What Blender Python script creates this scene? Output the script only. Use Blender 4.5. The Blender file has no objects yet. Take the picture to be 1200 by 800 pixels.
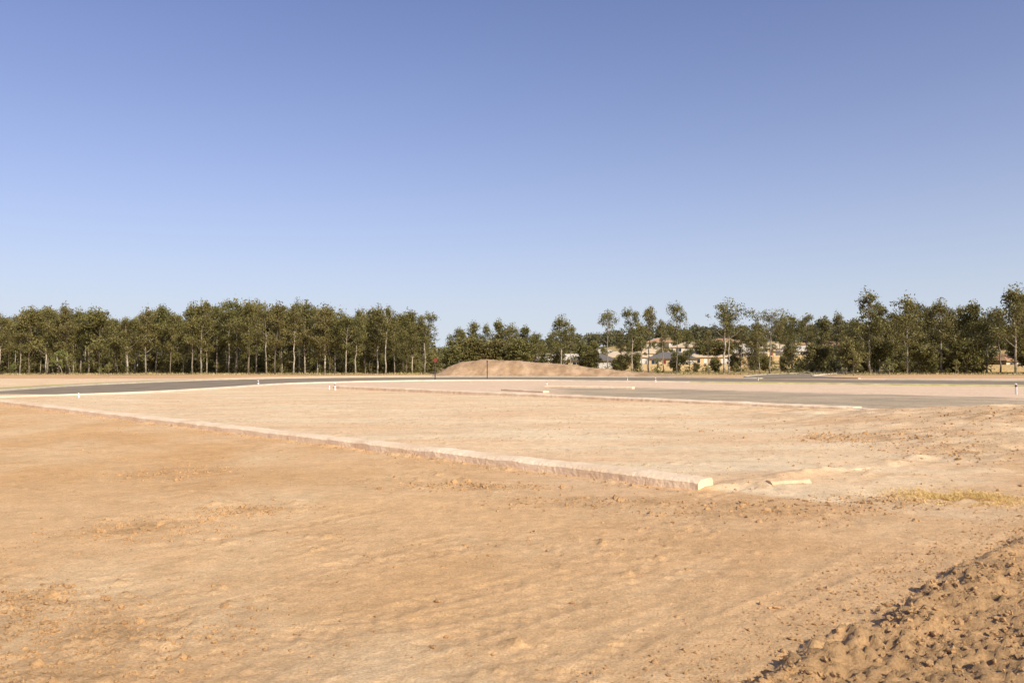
import bpy, math, random
import numpy as np
from mathutils import Vector
random.seed(7); rng=np.random.default_rng(7)
scene=bpy.context.scene
COL=scene.collection
HCAM=2.0; F=933.3; HY=425.0
def P(px,py):
    """surveyed ground position (metres) for level ground"""
    Y=HCAM*F/(py-HY); return ((px-600)/F*Y, Y)
# ---------------------------------------------------------------- noise
perm=np.random.default_rng(3).permutation(256); perm=np.concatenate([perm,perm])
ga=np.random.default_rng(4).uniform(0,2*np.pi,256); gx_,gy_=np.cos(ga),np.sin(ga)
def perlin(x,y,seed=0):
    x=np.asarray(x,float)+seed*17.31; y=np.asarray(y,float)+seed*9.77
    xi=np.floor(x).astype(int); yi=np.floor(y).astype(int); xf=x-xi; yf=y-yi
    u=xf*xf*xf*(xf*(xf*6-15)+10); v=yf*yf*yf*(yf*(yf*6-15)+10)
    def g(i,j,dx,dy):
        h=perm[perm[(xi+i)&255]+((yi+j)&255)]; return gx_[h]*dx+gy_[h]*dy
    a=g(0,0,xf,yf); b=g(1,0,xf-1,yf); c=g(0,1,xf,yf-1); d=g(1,1,xf-1,yf-1)
    return ((a+(b-a)*u)+((c+(d-c)*u)-(a+(b-a)*u))*v)*1.5
def fbm(x,y,o=4,seed=0,gain=.5):
    r=0;a=1
    for i in range(o):
        r=r+a*perlin(x*2**i,y*2**i,seed+i); a*=gain
    return r
def ss(t):
    t=np.clip(t,0,1); return t*t*(3-2*t)
def polydist(x,y,pts):
    """distance, arclength, signed side to polyline"""
    best=np.full(x.shape,1e9); arc=np.zeros(x.shape); sg=np.zeros(x.shape); L=0
    for (ax,ay),(bx,by) in zip(pts[:-1],pts[1:]):
        dx,dy=bx-ax,by-ay; l=math.hypot(dx,dy)
        t=np.clip(((x-ax)*dx+(y-ay)*dy)/(l*l),0,1)
        d=np.hypot(x-(ax+t*dx),y-(ay+t*dy)); m=d<best
        best=np.where(m,d,best); arc=np.where(m,L+t*l,arc)
        sg=np.where(m,np.sign((x-ax)*dy-(y-ay)*dx),sg); L+=l
    return best,arc,sg
def smooth(pts,n=10):
    pts=[np.array(p,float) for p in pts]; q=[2*pts[0]-pts[1]]+pts+[2*pts[-1]-pts[-2]]; out=[]
    for i in range(1,len(q)-2):
        for k in range(n):
            t=k/n; a,b,c,d=q[i-1],q[i],q[i+1],q[i+2]
            out.append(.5*((2*b)+(-a+c)*t+(2*a-5*b+4*c-d)*t*t+(-a+3*b-3*c+d)*t**3))
    out.append(q[-2]); return [tuple(p) for p in out]
# ---------------------------------------------------------------- layout
W1a=P(-60,465); W1b=P(826,573)
W2a=P(395,455); W2b=P(1004,483)
far_k=smooth([P(-330,474),P(-150,465),P(0,458.5),P(130,450.5),P(300,444.2),P(500,441.8),P(720,442.2),P(900,444),P(1200,446.6),P(1600,449)],12)
near_k=smooth([P(-230,474),P(-100,470),P(0,466.6),P(160,461),P(262,455),P(345,449.8),P(480,446.6),P(620,446.0),P(740,447.2),P(900,449),P(1200,452.6),P(1600,457)],12)
TRK=[ (smooth([P(-120,600),P(60,618),P(240,612),P(420,585),P(600,560),P(760,590)],6),.22,.011),
      (smooth([P(-120,655),P(60,668),P(260,655),P(480,615),P(700,600),P(900,610)],6),.22,.011),
      (smooth([P(250,840),P(480,760),P(720,700),P(900,640),P(1050,585),P(1230,520)],6),.24,.008),
      (smooth([P(470,840),P(680,770),P(860,705),P(1000,650),P(1120,600),P(1260,545)],6),.24,.009),
      (smooth([P(-100,540),P(60,530),P(220,545),P(360,580),P(520,640),P(700,720),P(800,820)],6),.22,.006),
      (smooth([P(100,500),P(260,520),P(420,548),P(620,600),P(760,640),P(980,640)],6),.22,.008),
      (smooth([P(-80,740),P(60,720),P(200,700),P(420,690),P(640,660)],6),.22,.009),
      (smooth([P(-80,575),P(20,590),P(70,640),P(60,720),P(-20,800)],6),.24,.018),
      (smooth([P(380,860),P(560,740),P(760,670),P(940,610),P(1080,560),P(1240,500)],6),.20,.007)]
EY=[3,5.04,5.9,7.04,8.7,10.7,14]; EX=[-.5,1.20,2.3,3.5,5.2,7.6,12.5]
def berm_s(x,y):
    return x-np.interp(y,EY,EX)+.30*perlin(x*1.7,y*1.7,31)+.22*perlin(x*5,y*5,32)+.12*perlin(x*12,y*12,33)
def berm_mask(x,y):
    return ss(berm_s(x,y)/.42)*(1-ss((y-7.4)/3.5))*ss((y+6)/4)
ROUGH=[(P(140,728),1.0,.5),(P(60,780),.8,.4),(P(1130,534),1.3,.8),(P(978,518),.7,.6),(P(205,553),1.0,.5),(P(1150,775),1.2,.8),(P(30,725),.5,.4),
       (P(160,620),.8,.4),(P(1060,520),1.8,.9),(P(1160,505),2.2,1.6),(P(20,700),.5,.3),(P(700,590),1.3,.3),(P(560,572),1.0,.25),(P(900,600),1.2,.4),(P(1020,590),1.0,.4),(P(290,600),.6,.25)]
def rough_mask(x,y):
    m=np.zeros(np.shape(x))
    for (cx,cy),rx,ry in ROUGH:
        d=np.hypot((x-cx)/rx,(y-cy)/(ry*1.6)); m=np.maximum(m,np.clip(1.25-d,0,1))
    return m*np.clip(.6+perlin(x*2,y*2,40),0,1)
def hill(x,y):
    s=ss((y-157)/270)
    return s*(12.3*ss((x+30)/110)+1.0)+ 1.0*s*perlin(x/60,y/60,50)
def streak(x,y):
    d,a,sg=polydist(x,y,TRK[3][0]); d=d*np.where(sg==0,1,sg)
    w=np.exp(-np.clip(np.abs(d)-3.0,0,50)/1.5)*np.clip(.45+1.2*perlin(x/1.8,y/1.8,155),0,1)
    return w,(.3*perlin(d*2.2,a*.25,150)+.6*perlin(d*6,a*.3,151)+.7*perlin(d*16,a*.6,152))
def crust(x,y):
    f=fbm(x/1.1+.4*perlin(x*2,y*2,170),y/.8,5,171,.6); m=np.clip(.1+1.4*perlin(x/3.2,y/2.2,177),0,1)
    return m,ss((f-.12)/.05)*.6+ss((f+.25)/.04)*.4, f
def H(x,y):
    x=np.asarray(x,float); y=np.asarray(y,float)
    near=1-ss((y-38)/18)
    z=near*(.06*perlin(x/7,y/7,1)+.010*perlin(x/2.6,y/2.6,2))
    z=z+ (1-ss((y-20)/25))*(.003*fbm(x/.8,y/.8,3,5)+.005*fbm(x/.14,y/.14,3,9,.6))
    m,c,_=crust(x,y); z=z+near*.012*m*c
    c=np.clip(fbm(x/.26,y/.26,4,60,.7)-.45,0,1)*np.clip(.15+perlin(x/2.5,y/1.6,61)*1.6,0,1)
    z=z+near*.06*c
    ax,ay=W1a; bx,by=W1b; dx,dy=bx-ax,by-ay; l=math.hypot(dx,dy); dx/=l; dy/=l
    t=(x-ax)*dx+(y-ay)*dy; s=-( (x-ax)*dy-(y-ay)*dx ); on=((t>-5)&(t<l+.5))
    z=z*np.where(on,.15+.85*ss((np.abs(s)-.3)/1.5),1)
    z=z+.08*ss((s-.15)/.9)*(1-ss((t-l)/3))*near
    z=z+on*np.exp(-(np.clip(np.abs(s+.42)-.06,0,9)/.12)**2)*.06*np.clip(fbm(t/1.0,s*2,4,64,.7)*1.3-.05,0,1)
    z=z+.62*ss((x-6.5)/12)*ss((y-9)/9)*(1-ss((y-25)/9))*(1-.25*perlin(x/3,y/3,8))
    rb=ss((x-6)/5)*ss((y-10)/4)*(1-ss((y-32)/6)); z=z+rb*(.05*fbm(x/1.3,y/.9,5,180,.65))
    d,a,_=polydist(x,y,[W1b,P(900,568),P(960,558),P(1020,551),P(1075,540)])
    z=z+.08*np.exp(-(d/.22)**2)*np.clip(.6+perlin(a*1.3,a*0,63),0,1)*(1+.5*fbm(x*4,y*4,2,65))
    b=berm_mask(x,y); s2=berm_s(x,y)
    r=np.abs(perlin(x*2.2,y*2.2,20))*.05+np.abs(perlin(x*6,y*6,21))*.04+np.abs(perlin(x*14,y*14,22))*.05+.025*fbm(x*24,y*24,2,25)
    z=z+b*(.02+.07*np.exp(-((s2-.45)/.3)**2)*np.clip(.7+perlin(x*1.3,y*1.3,34),0,1.3)+r)
    m=rough_mask(x,y)*np.exp(-np.clip(y-3,0,60)/60)
    z=z+m*(np.abs(perlin(x*6,y*6,23))*.05+np.abs(perlin(x*14,y*14,24))*.055-.01)
    z=z+hill(x,y)
    return z
def tracks(x,y):
    z=np.zeros(x.shape); m=np.zeros(x.shape)
    for k,(pts,w,dep) in enumerate(TRK):
        d0,a,sg=polydist(x,y,pts); d0=d0*np.where(sg==0,1,sg)+.05*perlin(a/2,a*0,75+k)
        for off in (-.95,.95):
            q=np.abs(d0-off)
            fade=np.clip(.25+1.9*perlin(a/2.0,np.full_like(a,off+k*3.3),70),0,1)
            ins=1-ss((q-w*.42)/(w*.2))
            z+=fade*(-dep*.6*ins+dep*.8*np.exp(-((q-w*.66)/.035)**2)+ins*dep*.8*np.sin((a+q*.7)*2*np.pi/.19))
            m=np.maximum(m,ins*fade)
    w,s=streak(x,y); z+=.0055*w*s
    return z,m
# ---------------------------------------------------------------- materials
def new_mat(name):
    m=bpy.data.materials.new(name); m.use_nodes=True; nt=m.node_tree; b=nt.nodes['Principled BSDF']
    b.inputs['Specular IOR Level'].default_value=.15; b.inputs['Roughness'].default_value=.9
    return m,nt,b
def N(nt,t,**k):
    n=nt.nodes.new(t)
    for a,v in k.items(): setattr(n,a,v)
    return n
def noisy(name,c1,c2,scale=5,rough=.9,bump=0,bscale=None,detail=6,spec=.15,rand=0,dist=.02):
    m,nt,b=new_mat(name); b.inputs['Roughness'].default_value=rough; b.inputs['Specular IOR Level'].default_value=spec
    tc=N(nt,'ShaderNodeTexCoord'); n=N(nt,'ShaderNodeTexNoise'); n.inputs['Scale'].default_value=scale; n.inputs['Detail'].default_value=detail
    nt.links.new(tc.outputs['Object'],n.inputs['Vector'])
    r=N(nt,'ShaderNodeValToRGB'); r.color_ramp.elements[0].position=.32; r.color_ramp.elements[1].position=.68
    r.color_ramp.elements[0].color=(*c1,1); r.color_ramp.elements[1].color=(*c2,1)
    nt.links.new(n.outputs['Fac'],r.inputs['Fac']); out=r.outputs['Color']
    if rand:
        oi=N(nt,'ShaderNodeObjectInfo'); hs=N(nt,'ShaderNodeHueSaturation'); mr=N(nt,'ShaderNodeMapRange')
        mr.inputs['To Min'].default_value=1-rand; mr.inputs['To Max'].default_value=1+rand
        nt.links.new(oi.outputs['Random'],mr.inputs['Value']); nt.links.new(mr.outputs[0],hs.inputs['Value']); nt.links.new(out,hs.inputs['Color']); out=hs.outputs['Color']
    nt.links.new(out,b.inputs['Base Color'])
    if bump:
        n2=N(nt,'ShaderNodeTexNoise'); n2.inputs['Scale'].default_value=bscale or scale*4; n2.inputs['Detail'].default_value=8
        nt.links.new(tc.outputs['Object'],n2.inputs['Vector'])
        bp=N(nt,'ShaderNodeBump'); bp.inputs['Strength'].default_value=bump; bp.inputs['Distance'].default_value=dist
        nt.links.new(n2.outputs['Fac'],bp.inputs['Height']); nt.links.new(bp.outputs[0],b.inputs['Normal'])
    return m
def soil_mat(name,attr=True,base=(.6,.4,.24),k=1.0):
    m,nt,b=new_mat(name); b.inputs['Specular IOR Level'].default_value=.03; b.inputs['Roughness'].default_value=1
    tc=N(nt,'ShaderNodeTexCoord')
    def noise(s,d=6,r=.6):
        n=N(nt,'ShaderNodeTexNoise'); n.inputs['Scale'].default_value=s; n.inputs['Detail'].default_value=d; n.inputs['Roughness'].default_value=r
        nt.links.new(tc.outputs['Object'],n.inputs['Vector']); return n.outputs['Fac']
    if attr:
        at=N(nt,'ShaderNodeAttribute',attribute_name='soil'); col=at.outputs['Color']
    else:
        at=N(nt,'ShaderNodeRGB'); at.outputs[0].default_value=(*base,1); col=at.outputs[0]
    for s,lo,hi in ((.35,.93,1.05),(2.2,.87,1.07),(9,.87,1.07),(45,.76,1.15)):
        mr=N(nt,'ShaderNodeMapRange'); mr.inputs['From Min'].default_value=.3; mr.inputs['From Max'].default_value=.7
        mr.inputs['To Min'].default_value=lo; mr.inputs['To Max'].default_value=hi
        nt.links.new(noise(s),mr.inputs['Value'])
        vm=N(nt,'ShaderNodeVectorMath',operation='SCALE'); nt.links.new(col,vm.inputs[0]); nt.links.new(mr.outputs[0],vm.inputs['Scale']); col=vm.outputs[0]
    nt.links.new(col,b.inputs['Base Color'])
    b1=N(nt,'ShaderNodeBump'); b1.inputs['Strength'].default_value=.6*k; b1.inputs['Distance'].default_value=.022
    nt.links.new(noise(8,9,.78),b1.inputs['Height'])
    b2=N(nt,'ShaderNodeBump'); b2.inputs['Strength'].default_value=.9*k; b2.inputs['Distance'].default_value=.018
    nt.links.new(noise(38,6,.75),b2.inputs['Height']); nt.links.new(b1.outputs[0],b2.inputs['Normal'])
    nt.links.new(b2.outputs[0],b.inputs['Normal'])
    return m
M_soil=soil_mat('soil'); M_clod=soil_mat('clod_soil',False,(.61,.375,.18)); M_mound=soil_mat('mound_soil',True)
M_asph=noisy('asphalt',(.25,.20,.145),(.35,.285,.205),.5,1,.3,60,spec=0)
M_conc=noisy('concrete',(.78,.57,.36),(.95,.75,.52),.9,1,.6,14,dist=.04,spec=.05)
M_dusty=noisy('dusty_concrete',(.76,.51,.29),(.88,.64,.40),3,1,.6,20,dist=.03,spec=.05)
M_kerb=noisy('kerb_concrete',(.56,.48,.36),(.70,.61,.46),.8,.9)
M_verge=noisy('verge_grass',(.38,.33,.10),(.66,.54,.23),.8,1,.5,20)
M_path=noisy('pale_gravel',(.68,.47,.29),(.78,.57,.38),.6,1)
M_bark=noisy('pale_bark',(.18,.14,.095),(.50,.43,.33),1.6,.9,.4,12,rand=.4)
M_barkd=noisy('dark_bark',(.09,.07,.05),(.24,.19,.13),1.6,.9,.4,12,rand=.3)
def leaf_mat(name,c1,c2,c3,tl=.3):
    m,nt,b=new_mat(name); b.inputs['Roughness'].default_value=.55; b.inputs['Specular IOR Level'].default_value=.3
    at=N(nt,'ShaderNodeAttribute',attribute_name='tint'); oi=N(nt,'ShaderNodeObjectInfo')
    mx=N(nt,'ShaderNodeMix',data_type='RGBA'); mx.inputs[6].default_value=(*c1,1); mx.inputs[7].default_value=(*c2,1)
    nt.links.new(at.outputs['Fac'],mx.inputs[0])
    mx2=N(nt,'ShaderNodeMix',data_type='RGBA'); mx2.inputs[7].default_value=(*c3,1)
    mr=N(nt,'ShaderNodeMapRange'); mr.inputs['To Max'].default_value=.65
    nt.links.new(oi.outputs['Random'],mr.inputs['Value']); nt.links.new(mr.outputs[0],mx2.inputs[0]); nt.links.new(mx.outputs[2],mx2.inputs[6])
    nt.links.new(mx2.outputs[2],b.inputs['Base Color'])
    tr=N(nt,'ShaderNodeBsdfTranslucent'); nt.links.new(mx2.outputs[2],tr.inputs['Color'])
    ms=N(nt,'ShaderNodeMixShader'); ms.inputs[0].default_value=tl
    out=nt.nodes['Material Output']; nt.links.new(b.outputs[0],ms.inputs[1]); nt.links.new(tr.outputs[0],ms.inputs[2]); nt.links.new(ms.outputs[0],out.inputs[0])
    return m
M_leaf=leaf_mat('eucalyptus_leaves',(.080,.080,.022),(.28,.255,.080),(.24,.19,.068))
M_leafy=leaf_mat('fresh_leaves',(.14,.17,.04),(.30,.31,.10),(.30,.24,.09))
M_leaff=leaf_mat('distant_leaves',(.10,.11,.05),(.23,.22,.11),(.18,.17,.1))
M_straw=noisy('straw',(.64,.44,.16),(.84,.61,.26),3,1)
M_white=noisy('white_paint',(.72,.7,.66),(.82,.8,.77),6,.6)
M_red=noisy('red_paint',(.20,.05,.035),(.26,.06,.045),6,.6)
M_steel=noisy('dark_steel',(.07,.05,.04),(.11,.08,.07),6,.5)
M_glass=noisy('window_glass',(.02,.025,.03),(.05,.06,.07),2,.15,spec=.6)
M_trim=noisy('trim_white',(.65,.62,.56),(.75,.72,.66),4,.7)
M_fence=noisy('fence_timber',(.44,.31,.16),(.60,.45,.25),2,.9)
# ---------------------------------------------------------------- mesh helpers
def mesh_np(name,V,Fc,mats,smooth_=False,col=None,attr='soil'):
    """Fc: (n,k) int array or list of such arrays"""
    me=bpy.data.meshes.new(name); V=np.asarray(V,np.float32)
    Fs=Fc if isinstance(Fc,list) else [Fc]
    Fs=[np.asarray(f,np.int32) for f in Fs if len(f)]
    nl=sum(f.size for f in Fs); npoly=sum(len(f) for f in Fs)
    me.vertices.add(len(V)); me.vertices.foreach_set('co',V.ravel())
    me.loops.add(nl); me.loops.foreach_set('vertex_index',np.concatenate([f.ravel() for f in Fs]))
    me.polygons.add(npoly); st=[];o=0
    for f in Fs: st.append(o+np.arange(len(f))*f.shape[1]); o+=f.size
    me.polygons.foreach_set('loop_start',np.concatenate(st).astype(np.int32))
    me.update(calc_edges=True)
    me.polygons.foreach_set('use_smooth',np.full(npoly,smooth_))
    for m in (mats if isinstance(mats,(list,tuple)) else [mats]): me.materials.append(m)
    if col is not None:
        c=me.color_attributes.new(attr,'FLOAT_COLOR','POINT'); c.data.foreach_set('color',np.asarray(col,np.float32).ravel())
    me.validate(); return me
def obj(name,me,parent=None,**props):
    o=bpy.data.objects.new(name,me); COL.objects.link(o)
    if parent is not None: o.parent=parent
    for k,v in props.items(): o[k]=v
    return o
class MB:
    def __init__(s): s.v=[];s.f=[]
    def add(s,v,f):
        o=len(s.v); s.v+=[tuple(a) for a in v]; s.f+=[tuple(i+o for i in a) for a in f]
    def box(s,x0,x1,y0,y1,z0,z1):
        s.add([(x0,y0,z0),(x1,y0,z0),(x1,y1,z0),(x0,y1,z0),(x0,y0,z1),(x1,y0,z1),(x1,y1,z1),(x0,y1,z1)],
              [(0,3,2,1),(4,5,6,7),(0,1,5,4),(1,2,6,5),(2,3,7,6),(3,0,4,7)])
    def tube(s,pts,rad,n=6):
        pts=[Vector(p) for p in pts]; o=len(s.v)
        for i,p in enumerate(pts):
            d=(pts[min(i+1,len(pts)-1)]-pts[max(i-1,0)]).normalized()
            a=d.orthogonal().normalized() if abs(d.z)<.9 else Vector((1,0,0)); b=d.cross(a).normalized(); a=b.cross(d)
            for k in range(n):
                t=2*math.pi*k/n; s.v.append(tuple(p+(a*math.cos(t)+b*math.sin(t))*rad[i]))
        for i in range(len(pts)-1):
            for k in range(n):
                s.f.append((o+i*n+k,o+i*n+(k+1)%n,o+(i+1)*n+(k+1)%n,o+(i+1)*n+k))
        s.f.append(tuple(o+k for k in reversed(range(n)))); s.f.append(tuple(o+(len(pts)-1)*n+k for k in range(n)))
    def mesh(s,name,mat,sm=False):
        me=bpy.data.meshes.new(name); me.from_pydata(s.v,[],s.f); me.update()
        me.materials.append(mat)
        if sm: me.polygons.foreach_set('use_smooth',np.full(len(me.polygons),True))
        return me
# ---------------------------------------------------------------- ground
def axis_pos(start,step,rate,end,far=350,frate=.06):
    a=[start]
    while a[-1]<end:
        v=a[-1]; r=rate if v<far else frate
        a.append(v+max(step,r*abs(v)))
    return a
yp=axis_pos(3.0,.026,.0056,5000); ym=list(np.linspace(-40,2.7,60))
xp=axis_pos(0,.032,.011,4000); xs=np.array([-v for v in xp[:0:-1]]+xp); ys=np.array(ym+yp)
X,Y=np.meshgrid(xs,ys); x=X.ravel(); y=Y.ravel()
z=H(x,y); nearm=(y<45)&(y>2)&(np.abs(x)<45)
tz=np.zeros(x.shape); tm=np.zeros(x.shape); a,b_=tracks(x[nearm],y[nearm]); 
bm=berm_mask(x,y); tz[nearm]=a; tm[nearm]=b_
ax,ay=W1a; bx,by=W1b; dx,dy=bx-ax,by-ay; l=math.hypot(dx,dy); dx/=l;dy/=l
t1=(x-ax)*dx+(y-ay)*dy; s1=-((x-ax)*dy-(y-ay)*dx)
z=z+tz*(1-bm)*(1-ss((y-30)/12))*np.where(t1<l+.5,ss((np.abs(s1)-.3)/.3),1)
TRACKM=tm*(1-bm)
def lerp(a,b,t): return a+(b-a)*t[:,None]
def C(*c): return np.array(c,float)[None,:]
base=np.repeat(C(.87,.56,.28),len(x),0)
n1=np.clip(.4+.9*fbm(x/5,y/5,3,80),0,1); base=lerp(base,C(.79,.47,.21),n1*.75)
n2=np.clip(.9*fbm(x/2.2,y/3.5,4,84),0,1); base=lerp(base,C(.93,.665,.375),n2*.8)
base=lerp(base,C(.78,.495,.26),ss((x+.35*y-2.0)/5)*(1-ss((y-26)/10))*.5)
cmk,ccv,cf=crust(x,y); nn_=(y<40); base=lerp(base,C(.93,.665,.38),np.clip(cmk*ccv,0,1)*nn_*.28); base=lerp(base,C(.68,.41,.195),np.clip(cmk*(1-ccv),0,1)*nn_*.25)
sw=np.zeros(len(x)); sv=np.zeros(len(x)); a,b_=streak(x[nearm],y[nearm]); sw[nearm]=a; sv[nearm]=b_
base=lerp(base,C(.68,.42,.21),np.clip(sv,0,1)*sw*.4); base=lerp(base,C(.92,.67,.40),np.clip(-sv,0,1)*sw*.4)
edge=perlin(x/2,y/2,90)*.8+.5*perlin(x*1.3,y*1.3,91)
lot=ss((s1+.2)/.4)*(1-ss((t1-l-1.5+edge*1.5)/4))
lotc=lerp(np.repeat(C(.98,.75,.465),len(x),0),C(.93,.65,.375),np.clip(.45+fbm(x/5,y/2,4,95),0,1))
lotc=lerp(lotc,C(.84,.53,.28),np.clip(perlin(x/6,y/1.1,96)*1.3-.15,0,1)*.65)
lotc=lerp(lotc,C(.81,.52,.29),np.clip(fbm(x/1.5,y/.8,4,196)*1.2-.35,0,1)*.5)
base=lerp(base,lotc,lot)
nearpale=np.exp(-((s1+1.0)/1.2)**2)*(t1<l)*np.clip(.3+perlin(x/3,y/3,197)*1.5,0,1); base=lerp(base,C(.90,.62,.36),nearpale*.4)
band=np.exp(-((s1+3.0)/1.8)**2)*np.clip(.1+perlin(x/4,y/4,97)*1.5,0,1)*(t1<l-3); base=lerp(base,C(.73,.41,.17),band*.7)
ax,ay=W2a; bx,by=W2b; dx,dy=bx-ax,by-ay; l=math.hypot(dx,dy); dx/=l;dy/=l
t2=(x-ax)*dx+(y-ay)*dy; s2=-((x-ax)*dy-(y-ay)*dx)
pale=ss((s2)/.5)*(1-ss((y-110)/5)); base=lerp(base,C(.90,.655,.435),pale)
gr=ss((s2-.6)/1.0)*(1-ss((s2-17+edge*1.5)/3.0))*ss((x-1.0+edge*2)/4)*(1-ss((y-64)/3))*(1-.8*ss((x-22+edge*3-(y-35)*.45)/5))
grc=lerp(np.repeat(C(.44,.355,.24),len(x),0),C(.60,.47,.31),np.clip(.5+fbm(x/6,y/3,4,98,.6),0,1)); base=lerp(base,grc,gr*.92)
sl=ss((y-100)/4)*(1-ss((y-134)/4)); base=lerp(base,C(.77,.475,.245),sl)
far=ss((y-128+5*perlin(x/15,y/15,99))/8)
farc=lerp(np.repeat(C(.30,.22,.10),len(x),0),C(.50,.37,.17),np.clip(.5+fbm(x/14,y/14,3,101),0,1))
farc=lerp(farc,C(.66,.47,.19),ss((x+5)/25)*ss((y-160)/20)*.7); base=lerp(base,farc,far)
base=lerp(base,C(.56,.345,.165),bm*.85)
rbm=ss((x-6)/5)*ss((y-10)/4)*(1-ss((y-30)/4)); base=lerp(base,C(.70,.44,.235),rbm*.6*np.clip(.6+fbm(x/2,y/1.2,3,181),0,1))
base=lerp(base,C(.56,.345,.165),np.clip(rough_mask(x,y),0,1)*.75)
base=lerp(base,C(.74,.475,.245),TRACKM*.35)
cr=np.clip(fbm(x/.26,y/.26,4,60,.7)-.45,0,1)*(y<40)*np.clip(.15+perlin(x/2.5,y/1.6,61)*1.6,0,1); base=lerp(base,C(.59,.36,.17),np.clip(cr*1.8,0,1)*.65)
nx,ny=len(xs),len(ys)
ii=(np.arange(ny-1)[:,None]*nx+np.arange(nx-1)[None,:]).ravel()
me=mesh_np('ground',np.stack([x,y,z],1),np.stack([ii,ii+1,ii+1+nx,ii+nx],1),M_soil,True,np.concatenate([base,np.ones((len(x),1))],1))
obj('ground',me,kind='structure')
# ---------------------------------------------------------------- road, kerbs, verge
def resample(pts,n):
    p=np.array(pts); d=np.r_[0,np.cumsum(np.hypot(*np.diff(p,axis=0).T))]; t=np.linspace(0,d[-1],n)
    return np.stack([np.interp(t,d,p[:,0]),np.interp(t,d,p[:,1])],1)
def ribbon(name,A,B,zf,mat):
    n=len(A); V=[];
    K=5
    for a,b in zip(A,B):
        for k in range(K):
            q=a+(b-a)*k/(K-1); V.append((q[0],q[1],zf(q[0],q[1])))
    Fc=[[i*K+k,i*K+k+1,(i+1)*K+k+1,(i+1)*K+k] for i in range(n-1) for k in range(K-1)]
    return obj(name,mesh_np(name,V,np.array(Fc),mat),kind='structure')
def sweep(name,pts,profile,mat,zf=lambda x,y:0,kind='structure'):
    p=np.array(pts); d=np.gradient(p,axis=0); d/=np.linalg.norm(d,axis=1)[:,None]; nrm=np.stack([-d[:,1],d[:,0]],1)
    V=[];K=len(profile)
    for q,nn in zip(p,nrm):
        for o,zz in profile: V.append((q[0]+nn[0]*o,q[1]+nn[1]*o,zz+zf(*q)))
    Fc=[(i*K+k,i*K+(k+1)%K,(i+1)*K+(k+1)%K,(i+1)*K+k) for i in range(len(p)-1) for k in range(K)]
    m=MB(); m.v=V; m.f=Fc+[tuple(range(K))[::-1],tuple((len(p)-1)*K+k for k in range(K))]
    return m.mesh(name,mat)
A=resample(near_k,160); B=resample(far_k,160)
ribbon('road',A,B,lambda x,y:.02,M_asph)
def split(pts,x0,x1):
    return [p for p in resample(pts,260) if x0<p[0]<x1]
kp=[(0,-.05),(0,.12),(.06,.14),(.30,.14),(.36,-.05)]
kn=[(-a,b) for a,b in kp]
SX0,SX1=31,43
for seg in (split(far_k,-500,SX0),split(far_k,SX1,500)):
    obj('kerb',sweep('kerb',seg,kp,M_kerb),kind='structure')
    obj('grass_verge',sweep('grass_verge',seg,[(.36,-.1),(.36,.11),(1.4,.14),(3.0,.10),(3.8,-.1)],M_verge),kind='structure')
obj('kerb',sweep('kerb',resample(near_k,260),kn,M_kerb),kind='structure')
ns=split(near_k,18,500)
obj('grass_verge',sweep('grass_verge',ns,[(-.36,-.1),(-.36,.11),(-.9,.13),(-1.3,.08),(-1.6,-.1)],M_verge),kind='structure')
SA=smooth([(31,101),(33,112),(41,130),(56,155),(78,195)],14); SB=smooth([(43,99),(42.5,112),(49,128),(63,152),(85,192)],14)
ribbon('side_road',resample(SA,60),resample(SB,60),lambda x,y:float(hill(x,y))+.05,M_asph)
obj('kerb',sweep('kerb',resample(SA,60),kp,M_kerb,lambda x,y:float(hill(x,y))),kind='structure')
obj('kerb',sweep('kerb',resample(SB,60),kn,M_kerb,lambda x,y:float(hill(x,y))),kind='structure')
ns=[(p[0]*1.0-3,p[1]+11) for p in split(far_k,-55,5)]
obj('path',sweep('path',ns,[(0,-.05),(0,.05),(1.6,.06),(1.6,-.05)],M_path),kind='structure')
# ---------------------------------------------------------------- low concrete retaining walls
def wall(a,b,width,top,label,jit=.014,depth=.4,mat=None):
    a=np.array(a);b=np.array(b); L=np.linalg.norm(b-a); d=(b-a)/L; m=MB()
    nn=np.array([-d[1],d[0]]); cx,cy=(a+b)/2
    K=max(6,int(L/.15)); V=[]; sd_=rng.uniform(0,50); tt_=np.linspace(0,L,K+1)
    oj=jit*1.5*fbm(tt_/2.0,tt_*0+sd_,3,200); zj=jit*fbm(tt_/1.2,tt_*0+sd_,4,210,.7); wj=.05*fbm(tt_/.6,tt_*0+sd_,4,220,.7); ej=.015*fbm(tt_/.4,tt_*0+sd_,2,230)
    for j in range(K+1):
        q=a+d*tt_[j]; w=width/2*(1+wj[j]); c=.045+abs(ej[j]); zt=top+zj[j]; o=oj[j]
        for (oo,zz) in ((-w-.05,-depth),(-w-.01,zt-c),(-w+c*1.2,zt),(w-c,zt+.004),(w,zt-c),(w,-depth)):
            V.append((q[0]+nn[0]*(oo+o)-cx,q[1]+nn[1]*(oo+o)-cy,zz))
    Fc=[(j*6+k,j*6+(k+1)%6,(j+1)*6+(k+1)%6,(j+1)*6+k) for j in range(K) for k in range(6)]
    m.add(V,Fc+[tuple(range(6))[::-1],tuple(K*6+k for k in range(6))])
    o=obj('retaining_wall',m.mesh('retaining_wall',mat or M_conc),label=label,category='wall'); o.location=(cx,cy,0); return o
wall(W1a,W1b,.46,.18,'long low dusty cream concrete wall edging the bare dirt lot')
wall(W2a,W2b,.8,.23,'pale low concrete wall between dirt lot and gravel lot')
wall(P(1005,483.5),P(1066,489),.5,.20,'short return of the low concrete wall by the gravel')
wall(P(900,572),P(946,570),.22,.12,'broken piece of low concrete wall half buried in dirt',.03,mat=M_dusty)
wall(P(955,559),P(1014,553),.22,.10,'short low concrete edging nearly covered by dirt',.03,mat=M_dusty)
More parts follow.
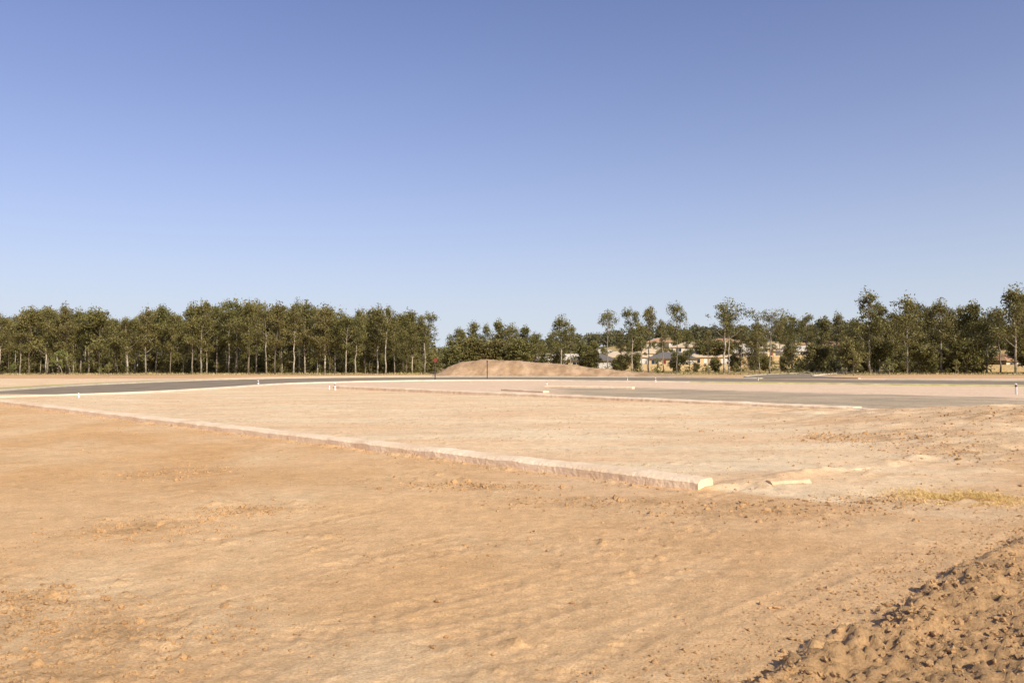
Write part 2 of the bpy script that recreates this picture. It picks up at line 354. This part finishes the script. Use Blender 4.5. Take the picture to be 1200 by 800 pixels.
wall(P(640,453.5),P(742,455.5),.5,.16,'pale low concrete edging beyond the gravel lot')
wall(P(640,460),P(590,457.5),.5,.14,'short pale concrete edging at the gravel lot corner')
# ---------------------------------------------------------------- dirt mound
gx=np.linspace(-16,34,260); gy=np.linspace(114,140,130); GX,GY=np.meshgrid(gx,gy); mx_=GX.ravel(); my_=GY.ravel()
prof=np.interp(mx_,[-13,-11.8,-10,-8,-4,0,4,8,12,16,20,25,32],[-.2,.4,1.4,2.2,2.5,2.4,2.15,1.8,1.4,1.0,.6,.25,-.2])
mz=prof*np.exp(-((my_-126)/5.6)**4)*(1+.05*fbm(mx_/3,my_/3,3,110))+.11*fbm(mx_/1.3,my_/2.2,5,115,.65)*np.clip(prof,0,1)-.12
mz=mz-.1*((my_<116)|(my_>137))
mc=lerp(np.repeat(C(.44,.285,.16),len(mx_),0),C(.61,.415,.25),np.clip(.45+fbm(mx_/2.5,my_/2.5,4,118),0,1))
ii=(np.arange(129)[:,None]*260+np.arange(259)[None,:]).ravel()
obj('dirt_mound',mesh_np('dirt_mound',np.stack([mx_,my_,mz],1),np.stack([ii,ii+1,ii+261,ii+260],1),M_mound,True,np.concatenate([mc,np.ones((len(mx_),1))],1)),
    kind='structure')
# ---------------------------------------------------------------- clods
import bmesh
def ico(sub):
    bm_=bmesh.new(); bmesh.ops.create_icosphere(bm_,subdivisions=sub,radius=1); v=np.array([q.co[:] for q in bm_.verts]); f=np.array([[q.index for q in fc.verts] for fc in bm_.faces]); bm_.free(); return v,f
def clods(name,px,py,size,sub,mat):
    V0,F0=ico(sub); n=len(px); pz=H(px,py)
    S=size[:,None]*rng.uniform(.55,1.35,(n,3)); S[:,2]*=.75
    V=V0[None]*(1+rng.normal(0,.22,(n,len(V0),1)))*S[:,None,:]
    an=rng.uniform(0,6.28,n); c,s=np.cos(an)[:,None],np.sin(an)[:,None]
    vx=V[:,:,0]*c-V[:,:,1]*s+px[:,None]; vy=V[:,:,0]*s+V[:,:,1]*c+py[:,None]; vz=V[:,:,2]+pz[:,None]+.1*size[:,None]
    VV=np.stack([vx,vy,vz],2).reshape(-1,3); FF=(F0[None]+(np.arange(n)*len(V0))[:,None,None]).reshape(-1,3)
    return obj(name,mesh_np(name,VV,FF,mat,False),kind='stuff')
cx=rng.uniform(-1,9,220000); cy=rng.uniform(3,11.5,220000); w=berm_mask(cx,cy)*np.exp(-np.clip(berm_s(cx,cy),0,9)/2)
k=rng.random(220000)<w*.38*np.clip(.35+1.9*perlin(cx*1.3,cy*1.3,160),.06,1); cx,cy=cx[k],cy[k]
clods('dirt_clods',cx,cy,np.clip(rng.lognormal(-4.95,.68,len(cx)),.003,.042),2,M_clod)
cx=[];cy=[];sz=[]
for (a0,b0),rx,ry in ROUGH:
    n=600; cx.append(a0+rng.normal(0,rx*.7,n)); cy.append(b0+rng.normal(0,ry*1.0,n)); sz.append(np.clip(rng.lognormal(-4.95+.03*b0,.55,n),.004,.055))
n=3600; tt=rng.uniform(4,11,n); cx.append(np.interp(tt,EY,EX)+rng.normal(-.1,.5,n)); cy.append(tt); sz.append(np.clip(rng.lognormal(-4.95,.5,n),.003,.03))
n=1800; tx=rng.uniform(5,22,n); cx.append(tx); cy.append(rng.uniform(10,28,n)); sz.append(np.clip(rng.lognormal(-4.3,.6,n),.006,.06))
n=900; tt=rng.uniform(0,1,n); cx.append(W1a[0]+(W1b[0]-W1a[0])*tt+rng.normal(-.36,.15,n)); cy.append(W1a[1]+(W1b[1]-W1a[1])*tt+rng.normal(-.36,.15,n)); sz.append(np.clip(rng.lognormal(-4.2,.5,n),.006,.035))
cx=np.concatenate(cx);cy=np.concatenate(cy);sz=np.concatenate(sz)
clods('loose_clods',cx,cy,sz,1,M_clod)
n=50000; cy=4+40*rng.random(n)**1.6; cx=rng.uniform(-.75,.75,n)*(cy+3); k=rng.random(n)<np.clip(.15+1.5*fbm(cx/1.6,cy/1.6,3,130),0.05,1)
cx,cy=cx[k],cy[k]; clods('soil_crumbs',cx,cy,np.clip(rng.lognormal(-5.25+.012*cy,.58,len(cx)),.002,.028),1,M_clod)
# ---------------------------------------------------------------- dry grass
def blades(name,cx,cy,h,mat,w=.006,lean=.8,zf=H):
    n=len(cx); cz=zf(cx,cy)-.01; an=rng.uniform(0,6.28,n); la=rng.uniform(0,6.28,n); ll=h*rng.uniform(.3,lean,n)
    V=np.zeros((n,3,3)); V[:,0]=np.stack([cx-np.cos(an)*w,cy-np.sin(an)*w,cz],1); V[:,1]=np.stack([cx+np.cos(an)*w,cy+np.sin(an)*w,cz],1)
    V[:,2]=np.stack([cx+np.cos(la)*ll,cy+np.sin(la)*ll,cz+h*rng.uniform(.3,1,n)],1)
    return obj(name,mesh_np(name,V.reshape(-1,3),np.arange(n*3).reshape(-1,3),mat),kind='stuff')
n=14000; gx0,gy0=P(1120,584); cx=gx0+rng.normal(0,.42,n); cy=gy0+rng.normal(0,.30,n); k=fbm(cx*1.6,cy*1.6,3,142)>-.25
blades('dry_grass',cx[k],cy[k],rng.uniform(.02,.075,k.sum()),M_straw,lean=2.0)
n=26000; cx=rng.uniform(-90,100,n); cy=rng.uniform(132,155,n); k=perlin(cx/6,cy/6,141)>-.1
blades('field_grass',cx[k],cy[k],rng.uniform(.15,.5,k.sum()),noisy('field_straw',(.34,.28,.11),(.55,.44,.20),.4,1),w=.06)
# ---------------------------------------------------------------- trees
def leaves(cl,dens,size,droop=.6):
    P_=[];T=[]
    for c,rx,rz,ti in cl:
        n=int(dens*rx*rx)+8
        d=rng.normal(size=(n,3)); d/=np.linalg.norm(d,axis=1)[:,None]; r=rng.random(n)**.45
        q=d*r[:,None]*np.array([rx*rng.uniform(.8,1.25),rx*rng.uniform(.8,1.25),rz]); q+=rng.normal(0,.22*rx,(n,3))
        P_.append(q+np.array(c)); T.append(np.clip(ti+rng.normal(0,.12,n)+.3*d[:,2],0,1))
    Pp=np.concatenate(P_); T=np.concatenate(T); n=len(Pp)
    u=rng.normal(size=(n,3)); u[:,2]-=droop; u/=np.linalg.norm(u,axis=1)[:,None]
    v=np.cross(u,rng.normal(size=(n,3))); v/=np.linalg.norm(v,axis=1)[:,None]
    s=size*rng.uniform(.6,1.4,n)[:,None]
    V=np.stack([Pp-u*s,Pp+v*s*.42,Pp+u*s,Pp-v*s*.42],1).reshape(-1,3)
    return V,np.arange(n*4).reshape(-1,4),np.repeat(T,4)
def tint_mesh(name,cl,dens,size,mat,droop=.6):
    V,Fc,T=leaves(cl,dens,size,droop)
    return mesh_np(name,V,Fc,mat,False,np.stack([T,T,T,np.ones_like(T)],1),'tint')
def tree_variant(Ht,cb,wid,nl,leafmat,barkmat,dens=95,size=.24,csz=1.0,multi=1,lean=.3,low=0):
    m=MB(); cl=[]
    for st in range(multi):
        lx,ly=random.uniform(-lean,lean)*Ht*.15,random.uniform(-lean,lean)*Ht*.15
        if multi>1: lx+=random.uniform(-.2,.2)*Ht; ly+=random.uniform(-.2,.2)*Ht
        hh=Ht*(1 if st==0 else random.uniform(.75,.95)); npt=9
        tp=[]
        for i in range(npt):
            t=i/(npt-1); tp.append(Vector((lx*t**1.5+random.gauss(0,.09)*(i>0),ly*t**1.5+random.gauss(0,.09)*(i>0),hh*.92*t-.3*(i==0))))
        r0=.0105*hh+.02; m.tube(tp,[r0*(1.25 if i==0 else 1)*(1-.85*i/(npt-1)) for i in range(npt)],7)
        def at(t):
            f=t*(npt-1); i=min(int(f),npt-2); return tp[i].lerp(tp[i+1],f-i)
        az=random.uniform(0,6.28); ph=random.uniform(.2,.5)
        for j in range(nl):
            t=cb+(.95-cb)*(j+random.uniform(.0,.9))/nl; az+=2.4+random.uniform(-1.0,1.0)
            prof=math.sin(math.pi*min(1,(t-cb)/(1-cb)*(.95-ph)+ph)); L=wid*max(prof,.15)*random.uniform(.4,1.3)
            el=random.uniform(.55,1.15); s=at(t); d=Vector((math.cos(az)*math.cos(el),math.sin(az)*math.cos(el),math.sin(el)))
            e=s+d*L*1.15; e.z=min(e.z,hh*random.uniform(.84,1.0)) if e.z>hh*.9 else e.z; mid=s.lerp(e,.5)+Vector((0,0,-.08*L)); rr=r0*(1-.8*t)*.55
            m.tube([s,mid,e],[rr,rr*.7,rr*.25],5)
            for w in range(3):
                b=s.lerp(e,random.uniform(.5,.95)); o=Vector((random.gauss(0,.5),random.gauss(0,.5),random.uniform(-.4,.5)))*L*.6
                q=b+o; q.z=min(q.z,hh*.98); m.tube([b,b.lerp(q,.5)+Vector((0,0,.05)),q],[rr*.4,rr*.28,rr*.1],4)
                R=csz*random.uniform(.35,.95)*(.5+.2*L); ti=random.uniform(.05,.85)
                cl.append(((q.x,q.y,q.z),R,R*random.uniform(.75,1.25),ti))
            R=csz*random.uniform(.5,.95)*(.56+.2*L); cl.append(((e.x,e.y,e.z+.1),R,R*.95,random.uniform(.2,.9)))
        for j in range(low):
            s=at(random.uniform(.15,cb+.05)); a_=random.uniform(0,6.28); L=random.uniform(.5,1.5); q=s+Vector((math.cos(a_)*L,math.sin(a_)*L,random.uniform(.1,.8)))
            m.tube([s,s.lerp(q,.5),q],[r0*.25,r0*.18,r0*.06],4); R=random.uniform(.35,.75)*csz; cl.append(((q.x,q.y,q.z),R,R*1.0,random.uniform(0,.5)))
        e=tp[-1]; cl.append(((e.x,e.y,e.z+.1),csz*.7,csz*.9,.7)); cl.append(((e.x+.6,e.y-.4,e.z-.6),csz*.75,csz*.75,.8)); cl.append(((e.x-.6,e.y+.2,e.z-.9),csz*.75,csz*.75,.6))
    return m.mesh('trunk',barkmat,True),tint_mesh('crown',cl,dens,size,leafmat),Ht
V={}
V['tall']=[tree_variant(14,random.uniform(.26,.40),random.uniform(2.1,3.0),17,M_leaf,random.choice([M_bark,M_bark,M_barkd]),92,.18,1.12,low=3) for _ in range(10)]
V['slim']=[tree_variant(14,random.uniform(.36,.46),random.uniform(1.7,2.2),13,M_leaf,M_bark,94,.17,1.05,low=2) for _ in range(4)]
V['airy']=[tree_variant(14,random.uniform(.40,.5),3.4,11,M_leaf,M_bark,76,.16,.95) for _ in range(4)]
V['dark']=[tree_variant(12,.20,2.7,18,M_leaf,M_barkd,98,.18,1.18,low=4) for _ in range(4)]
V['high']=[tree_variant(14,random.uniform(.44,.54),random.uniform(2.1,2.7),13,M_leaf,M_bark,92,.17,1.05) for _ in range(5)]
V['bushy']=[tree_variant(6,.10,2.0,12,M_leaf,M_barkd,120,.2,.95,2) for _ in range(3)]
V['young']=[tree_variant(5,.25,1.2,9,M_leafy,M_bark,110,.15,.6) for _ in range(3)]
LAB={'tall':'tall olive green eucalyptus with slender trunk at the wood edge','slim':'slim eucalyptus with long bare pale trunk',
 'airy':'open airy eucalyptus with pale trunk and gappy crown','dark':'dense dark leafed eucalyptus with low hanging crown',
 'high':'eucalyptus with high crown above a bare trunk',
 'bushy':'low bushy gum with several stems in dry grass','young':'young fresh green tree on bare ground near the road'}
NM={'tall':'eucalyptus_tree','slim':'eucalyptus_tree','airy':'eucalyptus_tree','dark':'eucalyptus_tree','high':'eucalyptus_tree','bushy':'shrub','young':'young_tree'}
GR={'eucalyptus_tree':'eucalyptus trees bordering the cleared land','shrub':'shrubs in the dry grass','young_tree':'young trees near the road'}
def put(kind,X_,Y_,ht,wide=1.0):
    tr,cr,h0=random.choice(V[kind]); nm=NM[kind]
    e=bpy.data.objects.new(nm,None); COL.objects.link(e); e.empty_display_size=.5
    e.location=(X_,Y_,float(H(np.array([X_]),np.array([Y_]))[0])-.05); s=ht/h0; e.scale=(s*wide,s*wide,s); e.rotation_euler=(0,0,random.uniform(0,6.28))
    e['label']=LAB[kind]; e['category']='tree' if nm!='shrub' else 'shrub'; e['group']=GR[nm]
    for n_,me in (('trunk',tr),('crown',cr)):
        o=bpy.data.objects.new(n_,me); o.parent=e; COL.objects.link(o)
def at_px(px,Yd): return (px-600)/F*Yd
def tree_px(kind,px,top,Yd,wide=1.0):
    X_=at_px(px,Yd); g=float(hill(np.array([X_]),np.array([Yd]))[0]); ht=HCAM+(HY-top)/F*Yd-g
    put(kind,X_,Yd,max(ht,1.5),wide)
topL=lambda px:np.interp(px,[-150,0,60,110,160,220,250,300,350,400,440,480,515],[368,364,349,359,359,351,346,349,347,357,354,358,368])
px=-150
while px<502:
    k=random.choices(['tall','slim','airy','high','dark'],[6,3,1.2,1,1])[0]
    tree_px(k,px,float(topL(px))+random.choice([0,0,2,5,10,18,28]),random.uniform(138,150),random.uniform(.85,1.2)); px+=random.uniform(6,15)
px=-200
while px<504:
    tree_px(random.choice(['tall','slim','tall','dark']),px,float(topL(px))+random.uniform(1,16),random.uniform(155,172),random.uniform(1,1.2)); px+=random.uniform(9,14)
px=-200
while px<495:
    tree_px(random.choice(['dark','tall']),px,float(topL(px))+random.uniform(8,20),random.uniform(180,205),1.3); px+=random.uniform(13,19)
for px in range(-60,498,20):
    tree_px('bushy',px+random.uniform(-7,7),random.uniform(405,428),random.uniform(148,166),1.2)
for px,top,yd in ((72,408,134),(62,418,136),(82,414,137),(128,424,118),(16,425,135),(150,428,131),(118,430,130)):
    tree_px('young',px,top,yd,1.2)
for a in [(538,382,150,'dark',1),(553,375,158,'dark',1.1),(568,377,155,'tall',1),(585,373,160,'dark',1.1),(600,376,165,'tall',1.1),(615,380,168,'dark',1.1),(545,396,148,'bushy',1.4),(575,398,150,'bushy',1.5),(606,398,150,'bushy',1.4),(628,388,170,'dark',1),
          (530,405,140,'bushy',1.3),(645,388,175,'high',.9),(658,366,150,'tall',1.25),(668,378,160,'high',1),(690,400,170,'bushy',1.0),(712,360,138,'airy',.95),(728,386,160,'high',.8),(741,358,150,'high',.9),(752,376,140,'slim',1),(760,356,156,'high',1),(777,372,165,'high',.8),
          (793,351,150,'high',.8),(808,382,170,'tall',.8),(830,384,160,'high',.9),(848,345,145,'airy',1.35),(854,360,152,'high',1.0),(868,378,165,'tall',.9),(884,386,150,'dark',.8),(902,360,142,'airy',1.1),(890,374,160,'high',.9),
          (915,374,170,'high',1),(928,366,180,'tall',1.1),(946,364,185,'high',1.2),(965,370,180,'tall',1.1),(985,363,170,'tall',1.1),(1003,370,160,'tall',1),(1020,336,145,'tall',1.15),(1030,350,150,'high',1),(1046,360,150,'tall',1),(1062,343,142,'tall',1.1),(1075,348,150,'tall',1.1),
          (1092,352,156,'high',1.1),(1104,346,148,'tall',1.1),(1122,355,155,'tall',1.1),(1140,351,150,'dark',1.1),(1156,358,160,'high',1.1),(1172,366,165,'high',1.1),(1190,329,140,'tall',1.15),(1203,336,144,'tall',1.1),(1222,345,150,'tall',1.1),(1245,340,150,'tall',1.1),
          (1270,350,150,'dark',1.1),(1300,348,150,'tall',1.1),(1340,350,150,'tall',1.1),(1380,350,155,'dark',1.1)]:
    tree_px(a[3],a[0],a[1],a[2],a[4])
for px in range(1010,1330,16):
    if 1160<px<1200: continue
    tree_px('dark',px+random.uniform(-6,6),random.uniform(364,386),random.uniform(162,195),1.3)
for px in list(range(995,1260,12)):
    if 1158<px<1200: continue
    tree_px(random.choice(['bushy','bushy','young']),px+random.uniform(-6,6),random.uniform(395,422),random.uniform(140,155),random.uniform(1,1.4))
for px in (632,644,656,684,700,718,735,750,768,784,800,818,830,842,860,880,900,922,945,962,980):
    tree_px(random.choice(['bushy','bushy','young','bushy']),px+random.uniform(-6,6),random.uniform(411,426) if px<950 else random.uniform(402,415),random.uniform(140,172),random.uniform(.9,1.3))
for px,top,yd in ((1000,408,122),(1042,418,118),(1120,420,118),(862,424,120),(522,405,146)):
    tree_px('young',px,top,yd,1)
for px in range(636,1000,10):
    yd=random.uniform(200,290); X_=at_px(px,yd); put(random.choice(['tall','high','bushy','dark']),X_,yd,random.uniform(3.5,7.5),random.uniform(1.1,1.4))
def mass(name,xr,yr,n,r,mat,size,dens,zoff=.6,hmul=1.0):
    cl=[]
    for _ in range(n):
        X_=random.uniform(*xr); Y_=random.uniform(*yr); R=random.uniform(*r); g=float(H(np.array([X_]),np.array([Y_]))[0])
        cl.append(((X_,Y_,g+R*zoff),R,R*hmul*random.uniform(.7,1.1),random.uniform(0,.8)))
    return obj(name,tint_mesh(name,cl,dens,size,mat),kind='stuff')
mass('undergrowth',(-125,-17),(172,200),240,(1.6,3.4),M_leaf,.34,42,.75,1.3)
mass('undergrowth',(-115,-17),(150,168),170,(.6,1.6),M_leaf,.22,80,.6,1.2)
mass('undergrowth',(66,100),(160,190),70,(1.0,2.4),M_leaf,.32,45,.7,1.1)
mass('undergrowth',(125,170),(160,190),50,(1.0,2.4),M_leaf,.32,45,.7,1.1)
mass('undergrowth',(-12,60),(160,185),60,(.4,1.0),M_leaf,.24,60,.4)
def wood(name,xr,yr,n,h,size=.8,dens=9,w=(2.6,4.2)):
    cl=[]
    for _ in range(n):
        X_=random.uniform(*xr); Y_=random.uniform(*yr); g=float(hill(np.array([X_]),np.array([Y_]))[0]); hh=random.uniform(*h); r=random.uniform(*w)
        for k in range(6):
            zz=hh*random.uniform(.25,.85); q=r*.8*math.sin(math.pi*(zz/hh)**.8)
            cl.append(((X_+random.gauss(0,q*.5),Y_+random.gauss(0,q*.5),g+zz),r*random.uniform(.35,.65),r*.4,random.uniform(0,.9)))
        cl.append(((X_,Y_,g+hh*.25),r*.6,hh*.25,.2))
    return obj(name,tint_mesh(name,cl,dens,size,M_leaff),kind='stuff')
wood('distant_wood',(20,150),(380,470),200,(5,9),.65,12,(2,3.6))
wood('distant_wood',(150,420),(400,470),220,(8,14),.75,11)
wood('distant_wood',(-300,30),(330,420),240,(7,11),.75,11)
wood('hillside_wood',(105,260),(290,340),70,(6,10),.55,16,(2,3.4))
wood('hillside_wood',(92,112),(215,260),14,(4,7),.45,20,(1.6,2.8))
wood('hillside_wood',(134,200),(215,260),30,(4,7),.45,20,(1.6,2.8))
# ---------------------------------------------------------------- houses
def house(px,base_py,Yd,w,d,wallc,roofc,rot,lab,pitch=.36,wing=True):
    X_=at_px(px,Yd); g=float(hill(np.array([X_]),np.array([Yd]))[0])
    e=bpy.data.objects.new('house',None); COL.objects.link(e); e.location=(X_,Yd,g-.1); e.rotation_euler=(0,0,math.radians(rot)); e.scale=(.88,.88,.88)
    e['label']=lab; e['category']='house'; e['group']='suburban houses on the hillside'
    wm=noisy('house_brick',tuple(c*.85 for c in wallc),wallc,1.2,.9); rm=noisy('house_roof',tuple(c*.82 for c in roofc),roofc,1.5,.8,spec=.05)
    hh=2.6; m=MB(); m.box(-w/2,w/2,-d/2,d/2,-1.5,hh)
    if wing: m.box(w/2-6.2,w/2-.2,-d/2-3,-d/2-.003,-1.5,hh-.003)
    obj('wall',m.mesh('wall',wm),e)
    def hip(m,x0,x1,y0,y1,z):
        o=.55; x0-=o;x1+=o;y0-=o;y1+=o; q=min(x1-x0,y1-y0)/2; rz=z+q*pitch
        if (x1-x0)>=(y1-y0): a=(x0+q,(y0+y1)/2,rz); b=(x1-q+.01,(y0+y1)/2,rz)
        else: a=((x0+x1)/2,y0+q,rz); b=((x0+x1)/2,y1-q+.01,rz)
        v=[(x0,y0,z),(x1,y0,z),(x1,y1,z),(x0,y1,z),a,b,(x0,y0,z-.18),(x1,y0,z-.18),(x1,y1,z-.18),(x0,y1,z-.18)]
        if (x1-x0)>=(y1-y0): f=[(0,1,5,4),(1,2,5),(2,3,4,5),(3,0,4)]
        else: f=[(0,1,4),(1,2,5,4),(2,3,5),(3,0,4,5)]
        m.add(v,f+[(0,6,7,1),(1,7,8,2),(2,8,9,3),(3,9,6,0),(9,8,7,6)])
    r=MB(); hip(r,-w/2,w/2,-d/2,d/2,hh+.15)
    if wing: hip(r,w/2-6.2,w/2-.2,-d/2-3,-d/2+4,hh+.13)
    obj('roof',r.mesh('roof',rm),e)
    yf=-d/2
    def win(x0,x1,z0,z1,yy,nm='window'):
        g_=MB(); g_.box(x0,x1,yy-.03,yy+.02,z0,z1); wo=obj(nm,g_.mesh(nm,M_glass),e)
        f_=MB(); t=.09
        f_.box(x0-t,x1+t,yy-.06,yy,z1,z1+t); f_.box(x0-t,x1+t,yy-.06,yy,z0-t,z0); f_.box(x0-t,x0,yy-.06,yy,z0,z1); f_.box(x1,x1+t,yy-.06,yy,z0,z1); f_.box((x0+x1)/2-.04,(x0+x1)/2+.04,yy-.06,yy-.031,z0,z1)
        obj('frame',f_.mesh('frame',M_trim),wo)
    win(-w/2+1.2,-w/2+3.2,.9,2.2,yf); win(-w/2+6.4,-w/2+7.8,.9,2.2,yf)
    dm=MB(); dm.box(-w/2+4.3,-w/2+5.3,yf-.05,yf+.02,0,2.15); dd=obj('door',dm.mesh('door',M_red if px%2 else M_trim),e)
    kn_=MB(); kn_.box(-w/2+5.1,-w/2+5.2,yf-.1,yf-.051,1.0,1.1); obj('handle',kn_.mesh('handle',M_steel),dd)
    if wing:
        gm=MB(); 
        for k in range(5): gm.box(w/2-5.6,w/2-.8,-d/2-3.05-.01*(k%2),-d/2-2.99,.0+k*.45,.43+k*.45)
        obj('garage_door',gm.mesh('garage_door',M_trim),e)
    g_=MB(); g_.box(-w/2-.03,-w/2+.02,-1,1.2,.9,2.1); obj('window',g_.mesh('window',M_glass),e)
cream=(.76,.58,.32); tan=(.68,.50,.26); white=(.80,.71,.54); orange=(.70,.48,.23)
rg=(.38,.34,.29); rd=(.20,.18,.16); rt=(.54,.33,.19); rc=(.66,.52,.35); rw=(.70,.63,.51)
for a in [(664,0,200,15,9,cream,rw,15,'cream brick house with pale grey hip roof'),
          (696,0,194,13,9,tan,rd,-12,'tan brick house with dark charcoal hip roof'),
          (636,0,235,13,9,cream,rc,20,'cream house with sandy tiled roof'),
          (728,0,225,14,9,tan,rc,10,'tan brick house with sandy roof'),
          (787,0,205,14,9,cream,rd,-10,'cream house with dark grey hip roof'),
          (828,0,212,14,9,orange,rc,8,'orange brick house with sandy tiled roof'),
          (758,0,250,14,9,cream,rc,25,'cream house with pale tiled roof uphill'),
          (812,0,275,16,10,white,rc,-8,'white rendered house with sandy roof on the crest'),
          (848,0,305,15,10,cream,rt,12,'cream house with faded terracotta roof on the crest'),
          (872,0,235,14,9,tan,rw,-25,'tan brick house with pale roof'),
          (905,0,260,15,9,cream,rc,10,'cream house with sandy roof among gums'),
          (938,0,245,15,9,white,rw,-6,'white house with pale metal roof'),
          (965,0,290,15,10,cream,rt,34,'cream house with terracotta roof among gums'),
          (778,0,320,16,10,white,rt,-8,'white house with terracotta roof high on the slope'),
          (700,0,270,14,9,cream,rw,6,'cream house with pale roof behind the trees'),
          (1180,0,176,12,9,white,rt,20,'white house with terracotta roof between gums'),
          (1215,0,250,13,9,cream,rg,-10,'cream house with grey roof behind gums')]:
    house(*a)
def fence(px0,px1,Yd0,Yd1,lab):
    a=np.array([at_px(px0,Yd0),Yd0]); b=np.array([at_px(px1,Yd1),Yd1]); L=np.linalg.norm(b-a); n=int(L/.30); m=MB(); ang=math.atan2(b[1]-a[1],b[0]-a[0])
    z0=float(hill(*[np.array([v]) for v in a])[0])
    for i in range(n):
        q=a+(b-a)*(i+.5)/n; g=float(hill(np.array([q[0]]),np.array([q[1]]))[0])-z0; s=(i+.5)*L/n
        m.box(s-.145,s+.145,-.015,.015,g-.2,g+1.5+random.uniform(-.01,.01))
        if i%8==0: m.box(s-.06,s+.06,.016,.12,g-.3,g+1.45)
    o=obj('timber_fence',m.mesh('timber_fence',M_fence),label=lab,category='fence',group='timber fences below the houses'); o.location=(a[0],a[1],z0); o.rotation_euler=(0,0,ang)
fence(745,815,182,186,'long tan paling fence on dry grass below houses'); fence(818,900,184,190,'tan paling fence beside the climbing road')
fence(820,880,230,228,'tan paling fence behind houses on slope'); fence(905,975,235,240,'tan paling fence on hillside below white roof')
fence(640,690,180,178,'tan paling fence in front of cream house'); fence(1150,1200,170,170,'tan paling fence by gums and house')
# ---------------------------------------------------------------- posts, signs
def peg(px,py,h,w=.07,tilt=0,band=True,lab='short white survey peg standing in bare dirt'):
    X_,Y_=P(px,py); g=float(H(np.array([X_]),np.array([Y_]))[0]); e=bpy.data.objects.new('survey_peg',None); COL.objects.link(e); e.location=(X_,Y_,g)
    e.rotation_euler=(0,math.radians(tilt),random.uniform(0,1)); e['label']=lab; e['category']='peg'; e['group']='white survey pegs on the lots'
    m=MB(); m.box(-w/2,w/2,-w/2,w/2,-.2,h); v=w/2
    m.add([(-v,-v,h),(v,-v,h),(v,v,h),(-v,v,h),(0,0,h+w*.6)],[(0,1,4),(1,2,4),(2,3,4),(3,0,4)])
    obj('post',m.mesh('post',M_white),e)
    if band:
        m=MB(); q=v+.004; m.box(-q,q,-q,q,h*.72,h*.9); obj('band',m.mesh('band',M_red),e)
for a in [(303,452,.45,.11),(93,467,.22,.07),(393,457,.5,.10),(386,456,.25,.08),(641,451,.35,.07),(768,448,.45,.10),(1190,462,.65,.10),(735,446,.35,.08),(888,446,.35,.08)]:
    peg(*a,tilt=random.uniform(-4,4),band=random.random()<.4)
def sign(px,py,h,lab,r=.33):
    X_,Y_=P(px,py); e=bpy.data.objects.new('road_sign',None); COL.objects.link(e); e.location=(X_,Y_,.08); e['label']=lab; e['category']='sign'
    m=MB(); m.tube([(0,0,-.2),(0,0,h/2),(0,0,h)],[.06,.06,.06],8); obj('post',m.mesh('post',M_steel),e)
    m=MB(); ring=[(r*math.cos(math.pi/8+k*math.pi/4),r*math.sin(math.pi/8+k*math.pi/4)) for k in range(8)]
    v=[(a,-.085,h-.1+b) for a,b in ring]+[(a,-.062,h-.1+b) for a,b in ring]
    m.add(v,[tuple(range(8)),tuple(range(15,7,-1))]+[(k,k+8,(k+1)%8+8,(k+1)%8) for k in range(8)]); obj('sign_plate',m.mesh('sign_plate',M_red),e)
sign(510,445.5,2.3,'small dark red road sign on dark post at the kerb',.25)
sign(571,443.5,2.2,'small dark sign on thin post by dirt mound',.12)
# ---------------------------------------------------------------- camera, light, sky
cd=bpy.data.cameras.new('camera'); cam=bpy.data.objects.new('camera',cd); COL.objects.link(cam); scene.camera=cam
cd.lens=28; cd.sensor_width=36; cd.clip_end=9000; cd.clip_start=.05
cam.location=(0,0,HCAM); cam.rotation_euler=(math.radians(90)+math.atan(25/F),0,0)
el=math.radians(34); hd=Vector((.60,-.80,0)).normalized(); sd=Vector((hd.x*math.cos(el),hd.y*math.cos(el),math.sin(el)))
ld=bpy.data.lights.new('sun','SUN'); ld.energy=5.0; ld.angle=math.radians(.5); ld.color=(1,.92,.74)
lo=bpy.data.objects.new('sun',ld); COL.objects.link(lo); lo.rotation_euler=sd.to_track_quat('Z','Y').to_euler(); lo.location=(20,-20,40)
w=bpy.data.worlds.new('World'); scene.world=w; w.use_nodes=True; nt=w.node_tree; bg=nt.nodes['Background']
sky=nt.nodes.new('ShaderNodeTexSky'); sky.sky_type='NISHITA'; sky.sun_disc=False; sky.sun_elevation=el; sky.sun_rotation=math.atan2(hd.x,hd.y)
sky.air_density=1.0; sky.dust_density=1.2; sky.ozone_density=5
mul=nt.nodes.new('ShaderNodeMix'); mul.data_type='RGBA'; mul.blend_type='MULTIPLY'; mul.inputs[0].default_value=1; mul.inputs[7].default_value=(1.04,.88,1.10,1)
nt.links.new(sky.outputs[0],mul.inputs[6])
# low-lying atmospheric haze towards the horizon
tc=nt.nodes.new('ShaderNodeTexCoord'); sx=nt.nodes.new('ShaderNodeSeparateXYZ'); nt.links.new(tc.outputs['Generated'],sx.inputs[0])
m1=nt.nodes.new('ShaderNodeMath'); m1.operation='MULTIPLY'; m1.inputs[1].default_value=-5.6; nt.links.new(sx.outputs['Z'],m1.inputs[0])
m2=nt.nodes.new('ShaderNodeMath'); m2.operation='EXPONENT'; nt.links.new(m1.outputs[0],m2.inputs[0])
m3=nt.nodes.new('ShaderNodeMath'); m3.operation='MULTIPLY'; m3.inputs[1].default_value=1.0; m3.use_clamp=True; nt.links.new(m2.outputs[0],m3.inputs[0])
hz=nt.nodes.new('ShaderNodeMix'); hz.data_type='RGBA'; hz.inputs[7].default_value=(5.9,6.6,7.3,1)
nt.links.new(m3.outputs[0],hz.inputs[0]); nt.links.new(mul.outputs[2],hz.inputs[6])
nt.links.new(hz.outputs[2],bg.inputs[0]); bg.inputs[1].default_value=.12
scene.view_settings.view_transform='Standard'; scene.view_settings.look='None'; scene.view_settings.exposure=0
